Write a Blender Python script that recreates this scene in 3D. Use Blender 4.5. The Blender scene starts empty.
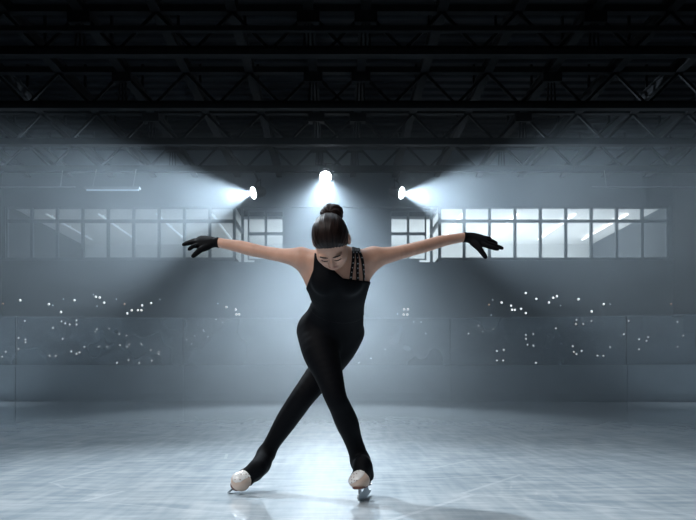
import bpy, bmesh, math, random
import numpy as np
from mathutils import Vector, Matrix

random.seed(7)
sc = bpy.context.scene
C = sc.collection
FPX, VX, VY, H = 677.0, 337.0, 378.0, 0.6      # focal length in pixels, vanishing point, eye height


def P(px, py, d):
    """the point at distance d that the photograph shows at (px, py)"""
    return np.array([(px - VX) / FPX * d, d, H + (VY - py) / FPX * d])


# ------------------------------------------------------------------ camera / view
cam = bpy.data.cameras.new('camera')
cam.sensor_width = 36.0
cam.lens = 36.0 * FPX / 696.0
cam.shift_x = (348 - VX) / 696.0
cam.shift_y = (VY - 260) / 696.0
cam.clip_end = 200
co = bpy.data.objects.new('camera', cam)
C.objects.link(co)
co.location = (0, 0, H)
co.rotation_euler = (math.pi / 2, 0, 0)
sc.camera = co
sc.view_settings.view_transform = 'Standard'
sc.view_settings.look = 'None'
sc.view_settings.gamma = 1
sc.view_settings.use_curve_mapping = False
sc.view_settings.exposure = 0.0
try:
    sc.cycles.use_denoising = True
    sc.cycles.sample_clamp_indirect = 4.0
except Exception:
    pass


# ------------------------------------------------------------------ materials
def new_mat(name):
    m = bpy.data.materials.new(name)
    m.use_nodes = True
    nt = m.node_tree
    return m, nt, nt.nodes, nt.links, nt.nodes['Principled BSDF']


def noise_mat(name, col, rough=0.6, metal=0.0, var=0.25, scale=6.0, bump=0.0, spec=0.5, stretch=(1, 1, 1)):
    m, nt, N, L, b = new_mat(name)
    tc = N.new('ShaderNodeTexCoord')
    mp = N.new('ShaderNodeMapping')
    mp.inputs['Scale'].default_value = stretch
    L.new(tc.outputs['Object'], mp.inputs['Vector'])
    nz = N.new('ShaderNodeTexNoise')
    nz.inputs['Scale'].default_value = scale
    nz.inputs['Detail'].default_value = 6
    L.new(mp.outputs['Vector'], nz.inputs['Vector'])
    r = N.new('ShaderNodeValToRGB')
    r.color_ramp.elements[0].position = 0.3
    r.color_ramp.elements[1].position = 0.7
    r.color_ramp.elements[0].color = tuple(c * (1 - var) for c in col) + (1,)
    r.color_ramp.elements[1].color = tuple(min(1, c * (1 + var)) for c in col) + (1,)
    L.new(nz.outputs['Fac'], r.inputs['Fac'])
    L.new(r.outputs['Color'], b.inputs['Base Color'])
    b.inputs['Roughness'].default_value = rough
    b.inputs['Metallic'].default_value = metal
    b.inputs['Specular IOR Level'].default_value = spec
    if bump:
        bp = N.new('ShaderNodeBump')
        bp.inputs['Strength'].default_value = bump
        bp.inputs['Distance'].default_value = 0.01
        L.new(nz.outputs['Fac'], bp.inputs['Height'])
        L.new(bp.outputs['Normal'], b.inputs['Normal'])
    return m


def emit_mat(name, col, strength):
    m, nt, N, L, b = new_mat(name)
    b.inputs['Base Color'].default_value = col + (1,)
    b.inputs['Emission Color'].default_value = col + (1,)
    b.inputs['Emission Strength'].default_value = strength
    return m


def ice_mat():
    m, nt, N, L, b = new_mat('ice')
    tc = N.new('ShaderNodeTexCoord')

    def nz(scale, detail, stretch, rot=0.0):
        mp = N.new('ShaderNodeMapping')
        mp.inputs['Scale'].default_value = stretch
        mp.inputs['Rotation'].default_value = (0, 0, rot)
        L.new(tc.outputs['Object'], mp.inputs['Vector'])
        n = N.new('ShaderNodeTexNoise')
        n.inputs['Scale'].default_value = scale
        n.inputs['Detail'].default_value = detail
        L.new(mp.outputs['Vector'], n.inputs['Vector'])
        return n
    clouds = nz(2.6, 9, (1, 1, 1))
    s1 = nz(5.0, 9, (0.6, 3.0, 1), 0.35)
    s2 = nz(6.0, 9, (0.7, 3.0, 1), -0.6)
    s3 = nz(4.0, 9, (4.0, 0.4, 1), 0.5)
    a = N.new('ShaderNodeMath'); a.operation = 'ADD'
    L.new(s1.outputs['Fac'], a.inputs[0]); L.new(s2.outputs['Fac'], a.inputs[1])
    a2 = N.new('ShaderNodeMath'); a2.operation = 'ADD'
    L.new(a.outputs[0], a2.inputs[0]); L.new(s3.outputs['Fac'], a2.inputs[1])
    a3 = N.new('ShaderNodeMath'); a3.operation = 'ADD'
    L.new(a2.outputs[0], a3.inputs[0]); L.new(clouds.outputs['Fac'], a3.inputs[1])
    r = N.new('ShaderNodeValToRGB')
    r.color_ramp.elements[0].position = 0.42
    r.color_ramp.elements[1].position = 0.60
    r.color_ramp.elements[0].color = (0.44, 0.52, 0.58, 1)
    r.color_ramp.elements[1].color = (0.78, 0.83, 0.86, 1)
    d4 = N.new('ShaderNodeMath'); d4.operation = 'MULTIPLY'; d4.inputs[1].default_value = 0.25
    L.new(a3.outputs[0], d4.inputs[0])
    L.new(d4.outputs[0], r.inputs['Fac'])
    # fine skate cuts: long arcs
    wv = N.new('ShaderNodeTexVoronoi')
    wv.feature = 'DISTANCE_TO_EDGE'
    wv.inputs['Scale'].default_value = 1.1
    wmp = N.new('ShaderNodeMapping')
    wmp.inputs['Scale'].default_value = (0.5, 1.5, 1)
    wmp.inputs['Rotation'].default_value = (0, 0, 0.25)
    L.new(tc.outputs['Object'], wmp.inputs['Vector'])
    L.new(wmp.outputs['Vector'], wv.inputs['Vector'])
    lt = N.new('ShaderNodeMath'); lt.operation = 'LESS_THAN'; lt.inputs[1].default_value = 0.006
    L.new(wv.outputs['Distance'], lt.inputs[0])
    mulc = N.new('ShaderNodeMath'); mulc.operation = 'MULTIPLY'
    L.new(lt.outputs[0], mulc.inputs[0]); L.new(s2.outputs['Fac'], mulc.inputs[1])
    mx = N.new('ShaderNodeMix'); mx.data_type = 'RGBA'
    L.new(mulc.outputs[0], mx.inputs[0])
    L.new(r.outputs['Color'], mx.inputs[6])
    mx.inputs[7].default_value = (0.9, 0.94, 0.97, 1)
    L.new(mx.outputs[2], b.inputs['Base Color'])
    rr = N.new('ShaderNodeMapRange')
    rr.inputs[1].default_value = 0.3; rr.inputs[2].default_value = 0.7
    rr.inputs[3].default_value = 0.34; rr.inputs[4].default_value = 0.44
    L.new(clouds.outputs['Fac'], rr.inputs[0])
    L.new(rr.outputs[0], b.inputs['Roughness'])
    bp = N.new('ShaderNodeBump')
    bp.inputs['Strength'].default_value = 0.06
    bp.inputs['Distance'].default_value = 0.003
    L.new(a3.outputs[0], bp.inputs['Height'])
    L.new(bp.outputs['Normal'], b.inputs['Normal'])
    b.inputs['IOR'].default_value = 1.31
    b.inputs['Specular IOR Level'].default_value = 0.12
    b.inputs['Coat Weight'].default_value = 1.0
    b.inputs['Coat Roughness'].default_value = 0.04
    b.inputs['Coat IOR'].default_value = 1.45
    return m


def deck_mat():
    m, nt, N, L, b = new_mat('corrugated_deck')
    tc = N.new('ShaderNodeTexCoord')
    w = N.new('ShaderNodeTexWave')
    w.bands_direction = 'Y'
    w.inputs['Scale'].default_value = 0.8
    w.inputs['Distortion'].default_value = 0.4
    L.new(tc.outputs['Object'], w.inputs['Vector'])
    r = N.new('ShaderNodeValToRGB')
    r.color_ramp.elements[0].color = (0.007, 0.008, 0.010, 1)
    r.color_ramp.elements[1].color = (0.013, 0.015, 0.018, 1)
    L.new(w.outputs['Color'], r.inputs['Fac'])
    L.new(r.outputs['Color'], b.inputs['Base Color'])
    b.inputs['Roughness'].default_value = 0.85
    b.inputs['Specular IOR Level'].default_value = 0.1
    bp = N.new('ShaderNodeBump')
    bp.inputs['Distance'].default_value = 0.06
    L.new(w.outputs['Color'], bp.inputs['Height'])
    L.new(bp.outputs['Normal'], b.inputs['Normal'])
    return m


def glass_mat(name, tint, fac, rough):
    m, nt, N, L, b = new_mat(name)
    b.inputs['Base Color'].default_value = tint + (1,)
    b.inputs['Roughness'].default_value = rough
    tr = N.new('ShaderNodeBsdfTransparent')
    mx = N.new('ShaderNodeMixShader')
    tc = N.new('ShaderNodeTexCoord')
    nz = N.new('ShaderNodeTexNoise')
    nz.inputs['Scale'].default_value = 0.8
    L.new(tc.outputs['Object'], nz.inputs['Vector'])
    mr = N.new('ShaderNodeMapRange')
    mr.inputs[1].default_value = 0.35; mr.inputs[2].default_value = 0.65
    mr.inputs[3].default_value = fac * 0.6; mr.inputs[4].default_value = fac * 1.4
    L.new(nz.outputs['Fac'], mr.inputs[0])
    L.new(mr.outputs[0], mx.inputs['Fac'])
    L.new(tr.outputs[0], mx.inputs[1])
    L.new(b.outputs[0], mx.inputs[2])
    L.new(mx.outputs[0], N['Material Output'].inputs['Surface'])
    return m


def hair_mat():
    m, nt, N, L, b = new_mat('dark_brown_hair')
    tc = N.new('ShaderNodeTexCoord')
    mp = N.new('ShaderNodeMapping')
    mp.inputs['Scale'].default_value = (260, 14, 14)
    L.new(tc.outputs['Object'], mp.inputs['Vector'])
    nz = N.new('ShaderNodeTexNoise')
    nz.inputs['Scale'].default_value = 1.0
    nz.inputs['Detail'].default_value = 5
    L.new(mp.outputs['Vector'], nz.inputs['Vector'])
    r = N.new('ShaderNodeValToRGB')
    r.color_ramp.elements[0].position = 0.35
    r.color_ramp.elements[1].position = 0.75
    r.color_ramp.elements[0].color = (0.004, 0.0025, 0.0025, 1)
    r.color_ramp.elements[1].color = (0.030, 0.016, 0.013, 1)
    L.new(nz.outputs['Fac'], r.inputs['Fac'])
    L.new(r.outputs['Color'], b.inputs['Base Color'])
    b.inputs['Roughness'].default_value = 0.42
    b.inputs['Specular IOR Level'].default_value = 0.16
    bp = N.new('ShaderNodeBump')
    bp.inputs['Strength'].default_value = 0.6
    bp.inputs['Distance'].default_value = 0.004
    L.new(nz.outputs['Fac'], bp.inputs['Height'])
    L.new(bp.outputs['Normal'], b.inputs['Normal'])
    return m


def skin_mat():
    m = noise_mat('skin', (0.50, 0.285, 0.205), 0.5, 0, 0.10, 18, 0.05, 0.35)
    b = m.node_tree.nodes['Principled BSDF']
    b.inputs['Subsurface Weight'].default_value = 0.12
    b.inputs['Subsurface Radius'].default_value = (0.02, 0.008, 0.005)
    b.inputs['Subsurface Scale'].default_value = 0.5
    return m


def boot_mat():
    m, nt, N, L, b = new_mat('beige_boot')
    tc = N.new('ShaderNodeTexCoord')
    nz = N.new('ShaderNodeTexNoise')
    nz.inputs['Scale'].default_value = 30
    L.new(tc.outputs['Object'], nz.inputs['Vector'])
    r = N.new('ShaderNodeValToRGB')
    r.color_ramp.elements[0].color = (0.60, 0.44, 0.35, 1)
    r.color_ramp.elements[1].color = (0.74, 0.58, 0.48, 1)
    L.new(nz.outputs['Fac'], r.inputs['Fac'])
    L.new(r.outputs['Color'], b.inputs['Base Color'])
    b.inputs['Roughness'].default_value = 0.38
    return m


def perforated_mat():
    m, nt, N, L, b = new_mat('lit_white_perforated_leather')
    tc = N.new('ShaderNodeTexCoord')
    v = N.new('ShaderNodeTexVoronoi')
    v.inputs['Scale'].default_value = 75
    v.inputs['Randomness'].default_value = 0.35
    L.new(tc.outputs['Object'], v.inputs['Vector'])
    lt = N.new('ShaderNodeMath'); lt.operation = 'LESS_THAN'; lt.inputs[1].default_value = 0.27
    L.new(v.outputs['Distance'], lt.inputs[0])
    mx = N.new('ShaderNodeMix'); mx.data_type = 'RGBA'
    L.new(lt.outputs[0], mx.inputs[0])
    mx.inputs[6].default_value = (0.82, 0.80, 0.78, 1)
    mx.inputs[7].default_value = (0.34, 0.24, 0.21, 1)
    L.new(mx.outputs[2], b.inputs['Base Color'])
    b.inputs['Roughness'].default_value = 0.25
    return m


M = {
    'ice': ice_mat(),
    'deck': deck_mat(),
    'steel': noise_mat('dark_steel', (0.005, 0.0055, 0.0065), 0.85, 0.0, 0.3, 4, 0, 0.15),
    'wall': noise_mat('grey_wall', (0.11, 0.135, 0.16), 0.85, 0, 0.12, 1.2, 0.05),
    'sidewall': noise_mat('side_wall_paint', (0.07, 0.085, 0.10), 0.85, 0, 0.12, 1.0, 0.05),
    'room': noise_mat('pale_room_paint', (0.72, 0.75, 0.76), 0.8, 0, 0.05, 1.5),
    'frame': noise_mat('window_frame_paint', (0.14, 0.17, 0.20), 0.6, 0, 0.1, 3),
    'pane': glass_mat('window_glass', (0.75, 0.82, 0.88), 0.10, 0.05),
    'rinkglass': glass_mat('rink_glass', (0.42, 0.50, 0.56), 0.32, 0.25),
    'board': noise_mat('dasher_board_plastic', (0.34, 0.39, 0.43), 0.55, 0, 0.08, 1.5, 0.02),
    'kick': noise_mat('kick_plate_plastic', (0.31, 0.36, 0.40), 0.5, 0, 0.1, 2),
    'rail': noise_mat('aluminium_rail', (0.30, 0.33, 0.36), 0.5, 0.3, 0.08, 3),
    'concrete': noise_mat('stand_concrete', (0.12, 0.14, 0.165), 0.9, 0, 0.2, 1.8, 0.1),
    'black': noise_mat('black_paint', (0.02, 0.02, 0.022), 0.45, 0, 0.2, 8),
    'lens': emit_mat('lamp_lens', (0.86, 0.94, 1.0), 60.0),
    'tube': emit_mat('room_tube', (0.95, 0.98, 1.0), 3.0),
    'softtube': emit_mat('gallery_tube_dim', (0.75, 0.86, 0.95), 0.4),
    'dimtube': emit_mat('dim_tube', (0.55, 0.66, 0.74), 0.16),
    'bulb': emit_mat('bulb_white', (0.85, 0.94, 1.0), 1.6),
    'bulbdim': emit_mat('bulb_dim', (0.62, 0.74, 0.84), 0.55),
    'bulborange': emit_mat('bulb_orange', (0.75, 0.50, 0.36), 0.6),
    'skin': skin_mat(),
    'lip': noise_mat('lips', (0.42, 0.21, 0.16), 0.4, 0, 0.08, 40),
    'hair': hair_mat(),
    'brow': noise_mat('brow_hair', (0.035, 0.022, 0.018), 0.7, 0, 0.3, 200),
    'suit': noise_mat('black_stretch_fabric', (0.0014, 0.0018, 0.0030), 0.7, 0, 0.25, 120, 0.05, 0.1),
    'glove': noise_mat('black_glove_knit', (0.0025, 0.0027, 0.0035), 0.8, 0, 0.25, 200, 0.1, 0.12),
    'strap': noise_mat('black_strap', (0.003, 0.003, 0.004), 0.6, 0, 0.2, 90, 0, 0.2),
    'gem': noise_mat('rhinestone', (0.9, 0.93, 0.97), 0.08, 0.6, 0.02, 90),
    'boot': boot_mat(),
    'perf': perforated_mat(),
    'sole': noise_mat('brown_sole', (0.16, 0.07, 0.05), 0.5, 0, 0.15, 40),
    'chrome': noise_mat('blade_steel', (0.36, 0.39, 0.42), 0.32, 1.0, 0.06, 30),
}
_fb = M['suit'].node_tree.nodes['Principled BSDF']
_fb.inputs['Sheen Weight'].default_value = 0.01
_fb.inputs['Sheen Roughness'].default_value = 0.35


# ------------------------------------------------------------------ object helpers
def tag(o, label=None, cat=None, group=None, kind=None):
    if label: o['label'] = label
    if cat: o['category'] = cat
    if group: o['group'] = group
    if kind: o['kind'] = kind
    return o


def empty(name, loc):
    o = bpy.data.objects.new(name, None)
    C.objects.link(o)
    o.location = loc
    return o


def obj(name, bm, mats, parent=None, smooth=False):
    me = bpy.data.meshes.new(name)
    bmesh.ops.recalc_face_normals(bm, faces=bm.faces)
    bm.to_mesh(me)
    bm.free()
    for m in (mats if isinstance(mats, (list, tuple)) else [mats]):
        me.materials.append(m)
    if smooth:
        me.polygons.foreach_set('use_smooth', [True] * len(me.polygons))
    o = bpy.data.objects.new(name, me)
    C.objects.link(o)
    if parent is not None:
        o.parent = parent
        bpy.context.view_layer.update()
        o.matrix_parent_inverse = parent.matrix_world.inverted()
    return o


def struct(name, bm, mat, label=None):
    o = obj(name, bm, mat)
    o['kind'] = 'structure'
    o['category'] = name.split('_')[0]
    if label: o['label'] = label
    return o


def box(bm, lo, hi, mi=0):
    lo, hi = [min(a, b) for a, b in zip(lo, hi)], [max(a, b) for a, b in zip(lo, hi)]
    v = [bm.verts.new((x, y, z)) for x in (lo[0], hi[0]) for y in (lo[1], hi[1]) for z in (lo[2], hi[2])]
    for f in ((0, 1, 3, 2), (4, 6, 7, 5), (0, 4, 5, 1), (2, 3, 7, 6), (0, 2, 6, 4), (1, 5, 7, 3)):
        bm.faces.new([v[i] for i in f]).material_index = mi


def bar(bm, p, q, w, h, mi=0, up=(0, 0, 1)):
    """a rectangular bar from p to q, w wide and h high"""
    p, q = Vector(p), Vector(q)
    d = (q - p).normalized()
    u = Vector(up)
    if abs(d.dot(u)) > 0.97: u = Vector((0, 1, 0))
    s = d.cross(u).normalized()
    u = s.cross(d).normalized()
    v = []
    for c in (p, q):
        for a, b in ((-1, -1), (1, -1), (1, 1), (-1, 1)):
            v.append(bm.verts.new(c + s * (a * w / 2) + u * (b * h / 2)))
    for f in ((0, 1, 2, 3), (7, 6, 5, 4), (0, 4, 5, 1), (1, 5, 6, 2), (2, 6, 7, 3), (3, 7, 4, 0)):
        bm.faces.new([v[i] for i in f]).material_index = mi


def rod(bm, p, q, r, seg=10, r2=None, mi=0):
    p, q = Vector(p), Vector(q)
    r2 = r if r2 is None else r2
    d = (q - p).normalized()
    u = Vector((0, 0, 1)) if abs(d.z) < 0.9 else Vector((1, 0, 0))
    s = d.cross(u).normalized()
    u = s.cross(d)
    A = [bm.verts.new(p + (s * math.cos(t) + u * math.sin(t)) * r) for t in [2 * math.pi * i / seg for i in range(seg)]]
    B = [bm.verts.new(q + (s * math.cos(t) + u * math.sin(t)) * r2) for t in [2 * math.pi * i / seg for i in range(seg)]]
    for i in range(seg):
        bm.faces.new((A[i], A[(i + 1) % seg], B[(i + 1) % seg], B[i])).material_index = mi
    bm.faces.new(A[::-1]).material_index = mi
    bm.faces.new(B).material_index = mi


def BM():
    return bmesh.new()


# ------------------------------------------------------------------ the hall
WX, DW, DB, ZR = 10.9, 22.0, 24.2, 8.0          # half width, window wall, bay wall, roof deck
b = BM(); box(b, (-WX - .2, -3, -0.1), (WX + .2, 18.4, 0))
struct('floor', b, M['ice'], 'pale blue scratched ice of the rink')
b = BM(); box(b, (-WX - .2, 18.4, -0.1), (WX + .2, 29.5, -0.001))
struct('floor_stand', b, M['concrete'], 'dark concrete floor under the stands')
b = BM(); box(b, (-WX - .2, -3, ZR), (WX + .2, 29.5, ZR + .1))
struct('ceiling', b, M['deck'], 'dark corrugated metal roof deck')
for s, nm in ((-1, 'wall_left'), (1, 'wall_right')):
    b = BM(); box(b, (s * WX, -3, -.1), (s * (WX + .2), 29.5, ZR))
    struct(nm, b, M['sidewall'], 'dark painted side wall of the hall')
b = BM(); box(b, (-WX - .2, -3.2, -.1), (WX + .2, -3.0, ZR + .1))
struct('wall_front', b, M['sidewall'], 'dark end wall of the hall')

ZS, ZT = H + (VY - 258.4) / FPX * DW, H + (VY - 206.8) / FPX * DW     # sill and head of the window bands
ZM = H + (VY - 220.6) / FPX * DW                                      # transom
XB = 3.32                                                             # half width of the bay opening
XO = 10.78
ZSB = H + (VY - 268.5) / FPX * DB
b = BM()
box(b, (-WX, DW, 0), (-XB, DW + .2, ZS))
box(b, (XB, DW, 0), (WX, DW + .2, ZS))
box(b, (-XB, DW, 0), (XB, DW + .2, ZSB - .15))
box(b, (-WX, DW, ZT), (WX, DW + .2, ZR))
box(b, (-WX, DW, ZS), (-XO, DW + .2, ZT))
box(b, (XO, DW, ZS), (WX, DW + .2, ZT))
struct('wall_back', b, M['wall'], 'dark grey wall below and above the window bands')
# bay: wall set back between the window bands
b = BM()
box(b, (-1.9, DB, 0), (1.9, DB + .2, ZR))
for s in (-1, 1):
    box(b, (s * 1.9, DB, 0), (s * 2.95, DB + .2, H + (VY - 259.5) / FPX * DB))
    box(b, (s * 2.95, DB, 0), (s * XB, DB + .2, ZSB))
    box(b, (s * 1.9, DB, ZT + .45), (s * XB, DB + .2, ZR))
struct('wall_bay', b, M['wall'], 'dark grey wall set back between the two window bands')
b = BM(); box(b, (-XB, DW + .2, ZSB - .3), (XB, DB, ZSB - .15))
struct('floor_bay', b, M['concrete'], 'floor of the recess between the window bands')


def window(name, p0, ux, width, z0, z1, zt, n, label, fw=.085, depth=.1, edge=.05):
    """one glazed opening from p0 along ux: posts, transom, one pane per light"""
    p0, ux = Vector(p0), Vector(ux)
    nrm = Vector((0, 0, 1)).cross(ux)
    w = empty(name, p0)
    w['kind'] = 'structure'; w['label'] = label; w['category'] = 'window'
    b = BM()
    for i in range(n + 1):
        c = p0 + ux * (width * i / n)
        if i == 0: c = p0 + ux * edge / 2
        if i == n: c = p0 + ux * (width - edge / 2)
        ww = edge if i in (0, n) else fw
        bar(b, c + Vector((0, 0, z0)) , c + Vector((0, 0, z1)), depth, ww, up=ux)
    for z, t in ((z0 + .02, .04), (zt, .10), (z1 - .02, .04)):
        bar(b, p0 + Vector((0, 0, z)), p0 + ux * width + Vector((0, 0, z)), depth * .9, t)
    obj('window_frame', b, M['frame'], w)
    for i in range(n):
        for za, zb in ((z0, zt), (zt, z1)):
            b = BM()
            bar(b, p0 + ux * (width * (i + .03) / n) + Vector((0, 0, (za + zb) / 2)),
                p0 + ux * (width * (i + .97) / n) + Vector((0, 0, (za + zb) / 2)), .008, (zb - za) * .97)
            obj('pane', b, M['pane'], w)
    return w


BW = XO - XB
window('window_1', (-XO, DW + .1, 0), (1, 0, 0), BW, ZS, ZT, ZM, 9, 'dim blue window band on the left of the back wall')
window('window_2', (XB, DW + .1, 0), (1, 0, 0), BW, ZS, ZT, ZM, 9, 'bright white window band on the right of the back wall')
for s, k, lab in ((-1, 3, 'left'), (1, 5, 'right')):
    zb = H + (VY - 259.5) / FPX * DB
    ztb = H + (VY - 233.3) / FPX * DB
    x0 = min(s * 1.9, s * 3.2)
    window('window_%d' % k, (x0, DB + .1, 0), (1, 0, 0), 1.3, zb, ZT + .45, ztb, 2, 'two-light window in the recess, %s of the head' % lab)
    xs = s * XB
    window('window_%d' % (k + 1), (xs + s * .05, DW + .2, 0), (0, 1, 0), DB - DW - .2, ZSB, ZT + .45, ztb, 1, 'narrow window in the %s cheek of the recess' % lab)
# cheeks of the recess above the cheek windows
for s, nm in ((-1, 'wall_cheek_left'), (1, 'wall_cheek_right')):
    b = BM()
    box(b, (s * XB, DW + .2, ZT + .45), (s * (XB + .12), DB, ZR))
    box(b, (s * XB, DW + .2, 0), (s * (XB + .12), DB, ZSB))
    struct(nm, b, M['wall'], 'dark cheek wall of the recess')
# the lit rooms behind the glass
ZF, ZC, DE = 3.6, 6.32, 29.0
b = BM()
for s in (-1, 1):
    box(b, (s * (XB + .14), DW + .2, ZF - .1), (s * WX, DE, ZF))
box(b, (-XB - .14, DB + .2, ZF - .1), (XB + .14, DE, ZF))
struct('floor_gallery', b, M['room'], 'floor of the lit gallery behind the windows')
b = BM()
for s in (-1, 1):
    box(b, (s * (XB + .14), DW + .2, ZC), (s * WX, DB + .2, ZC + .1))
box(b, (-WX, DB + .2, ZC), (WX, DE, ZC + .1))
struct('ceiling_gallery', b, M['room'], 'pale ceiling of the lit gallery')
b = BM(); box(b, (-WX, DE, ZF), (WX, DE + .2, ZC + .1))
struct('wall_gallery', b, M['room'], 'pale rear wall of the lit gallery')
k = 0
for s in (-1, 1):
    for xx, nth in ((4.3, 'nearest the recess'), (6.2, 'second from the recess'), (8.2, 'third from the recess'), (10.0, 'farthest from the recess')):
        b = BM()
        box(b, (s * xx - .03, 23.3, ZC - .10), (s * xx + .03, 27.6, ZC - .06))
        for yy in (23.8, 25.4, 27.1): box(b, (s * xx - .012, yy - .03, ZC - .06), (s * xx + .012, yy + .03, ZC))
        t = obj('mounted_tube_light', b, M['tube'] if s > 0 else M['softtube'])
        tag(t, 'white tube light behind the %s window band, %s' % ('left' if s < 0 else 'right', nth), 'light', 'tube lights in the gallery')
# ledge trim along the windows
b = BM()
box(b, (-WX, DW - .06, ZS - .07), (-XB, DW, ZS - .01)); box(b, (XB, DW - .06, ZS - .07), (WX, DW, ZS - .01))
struct('trim_1', b, M['frame'], 'ledge under the window bands')

# roof: beams along the hall, trusses across it
ZB_, ZTT = 6.40, 7.22
xs = [0.51 + 1.36 * k for k in range(8)]
for x in [-v for v in xs[::-1]] + xs:
    b = BM()
    box(b, (x - .03, 4.0, 7.14), (x + .03, DW, 7.36))
    box(b, (x - .09, 4.0, 7.12), (x + .09, DW, 7.15))
    box(b, (x - .09, 4.0, 7.35), (x + .09, DW, 7.38))
    for y in np.arange(5.0, DW, 2.2):
        box(b, (x - .025, y - .03, 7.38), (x + .025, y + .03, ZR))
    struct('ceiling_beam', b, M['steel'], 'dark steel beam running along the roof towards the back wall')
TR = ((12.1, 'frontmost dark roof truss, its lattice cut by the top of the picture'),
      (14.5, 'second roof truss from the front, just above the haze'),
      (16.75, 'third roof truss from the front, dim in the haze'),
      (18.9, 'rearmost roof truss, the one the stage lamps hang from'))
for y, lab in TR:
    t = tag(empty('roof_truss', (0, y, ZB_)), lab, 'truss', 'roof trusses')
    b = BM()
    bar(b, (-WX, y, ZB_), (WX, y, ZB_), .16, .10); bar(b, (-WX, y, ZB_ + .08), (WX, y, ZB_ + .08), .05, .10)
    obj('bottom_chord', b, M['steel'], t)
    b = BM(); bar(b, (-WX, y, ZTT - .04), (WX, y, ZTT - .04), .14, .12)
    obj('top_chord', b, M['steel'], t)
    allx = [-v for v in xs[::-1]] + xs
    for i, x in enumerate(allx):
        b = BM()
        for xn in (x - .68, x + .68):
            if abs(xn) < WX and not (abs(x) < .6 and abs(xn) < .4 and False):
                bar(b, (x, y, ZTT - .08), (xn if abs(x - xn) > .1 else x, y, ZB_ + .05), .05, .055)
        obj('web_brace', b, M['steel'], t)
        if abs(abs(x) - 4.59) < .05 or abs(x) < .6:
            b = BM()
            box(b, (x - .2, y - .1, ZTT - .30), (x + .2, y + .1, ZTT - .05))
            for dx in (-.09, 0, .09):
                bar(b, (x + dx * .6, y, ZTT - .2), (x + dx, y, ZB_), .03, .035)
            obj('gusset_box', b, M['steel'], t)
b = BM()
bar(b, (-WX, 11.9, 6.73), (WX, 11.9, 6.73), .09, .09)
pp = obj('ceiling_pipe', b, M['steel'])
tag(pp, 'straight dark pipe crossing in front of the frontmost roof truss', 'pipe')
zc = H + (VY - 187) / FPX * 18.6
for xa, xb, hangs, lab in ((-WX + .02, -7.2, (-10.4, -7.6), 'left of the batten lamp'), (7.0, WX - .02, (7.4, 10.2), 'over the bright right windows')):
    b = BM()
    rod(b, (xa, 18.6, zc), (xb, 18.6, zc), .016)
    for x in hangs:
        rod(b, (x, 18.6, zc), (x, 18.75, ZB_ - .06), .008, 6)
    cp = obj('hanging_conduit_pipe', b, M['rail'])
    tag(cp, 'thin pale conduit hung under the rearmost roof truss, ' + lab, 'conduit')
bl = tag(empty('batten_ceiling_light', tuple(P(112, 189, 18.5))), 'long slim batten lamp hanging above the left window band', 'lamp')
b = BM()
q0, q1 = P(85, 188.3, 18.5), P(140, 188.3, 18.5)
bar(b, q0, q1, .14, .06)
obj('housing', b, M['rail'], bl)
b = BM(); rod(b, q0 + np.array([.04, 0, -.05]), q1 + np.array([-.04, 0, -.05]), .022); obj('tube', b, M['dimtube'], bl)
for q in (q0 + np.array([.2, 0, 0]), q1 - np.array([.2, 0, 0])):
    b = BM(); rod(b, q, (q[0], 18.82, ZB_), .008, 6); obj('hanger_rod', b, M['rail'], bl)

# ------------------------------------------------------------------ stands, boards, glass
st = tag(empty('grandstand', (0, 18.7, 0)), 'dark stepped grandstand behind the rink glass', 'grandstand')
TIER = []
for k in range(5):
    y0 = 18.75 + .64 * k
    z1 = .5 * (k + 1)
    b = BM(); box(b, (-WX + .01, y0, 0), (WX - .01, DW - .01 if k == 4 else y0 + .64, z1))
    o = obj('step', b, M['concrete'], st)
    TIER.append((y0, z1))


def dpath(px):
    """distance of the boards at picture column px: straight behind the skater, swinging nearer at the ends"""
    if px > 451: return 18.0 - (px - 451) / 245.0 * .94
    if px < 183: return 18.0 - (183 - px) / 183.0 * .52
    return 18.0


def gp(px):
    d = dpath(px)
    return np.array([(px - VX) / FPX * d, d, 0.0])


JO = [-70, 15, 183, 317, 451, 628, 790]
names = ['at the left end, dark gap beside it', 'left of the skater, under the dim window band', 'just left of the skater\'s hips, in the fog',
         'just right of the skater\'s hips, in the fog', 'right of the skater, under the bright windows', 'at the right end, by the side wall']
for i in range(6):
    a, c = gp(JO[i]), gp(JO[i + 1])
    a[0] = max(a[0], -WX + .03); c[0] = min(c[0], WX - .03)
    u = (c - a) / np.linalg.norm(c - a)
    a2, c2 = a + u * .008, c - u * .008
    back = np.array([0, .09, 0])
    t = tag(empty('dasher_board', tuple(a)), 'grey dasher board %s' % names[i], 'board', 'dasher boards')
    b = BM(); bar(b, a2 + [0, .06, .55], c2 + [0, .06, .55], .1, .70); obj('board_panel', b, M['board'], t)
    b = BM(); bar(b, a2 + [0, .05, .1], c2 + [0, .05, .1], .11, .20); obj('kick_plate', b, M['kick'], t)
    b = BM(); bar(b, a2 + [0, .07, .92], c2 + [0, .07, .92], .15, .04); obj('cap_rail', b, M['board'], t)
    t = tag(empty('glass_panel', tuple(a + [0, .08, .94])), 'hazy rink glass panel %s' % names[i], 'glass panel', 'rink glass panels')
    b = BM(); bar(b, a2 + [0, .08, (.94 + 2.19) / 2], c2 + [0, .08, (.94 + 2.19) / 2], .012, 2.19 - .94); obj('pane', b, M['rinkglass'], t)
    b = BM(); bar(b, a2 + [0, .08, 2.20], c2 + [0, .08, 2.20], .03, .03); obj('top_rail', b, M['rail'], t)
    b = BM(); bar(b, c2 + [0, .08, .94], c2 + [0, .08, 2.19], .02, .03); obj('edge_post', b, M['black'], t)

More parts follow.
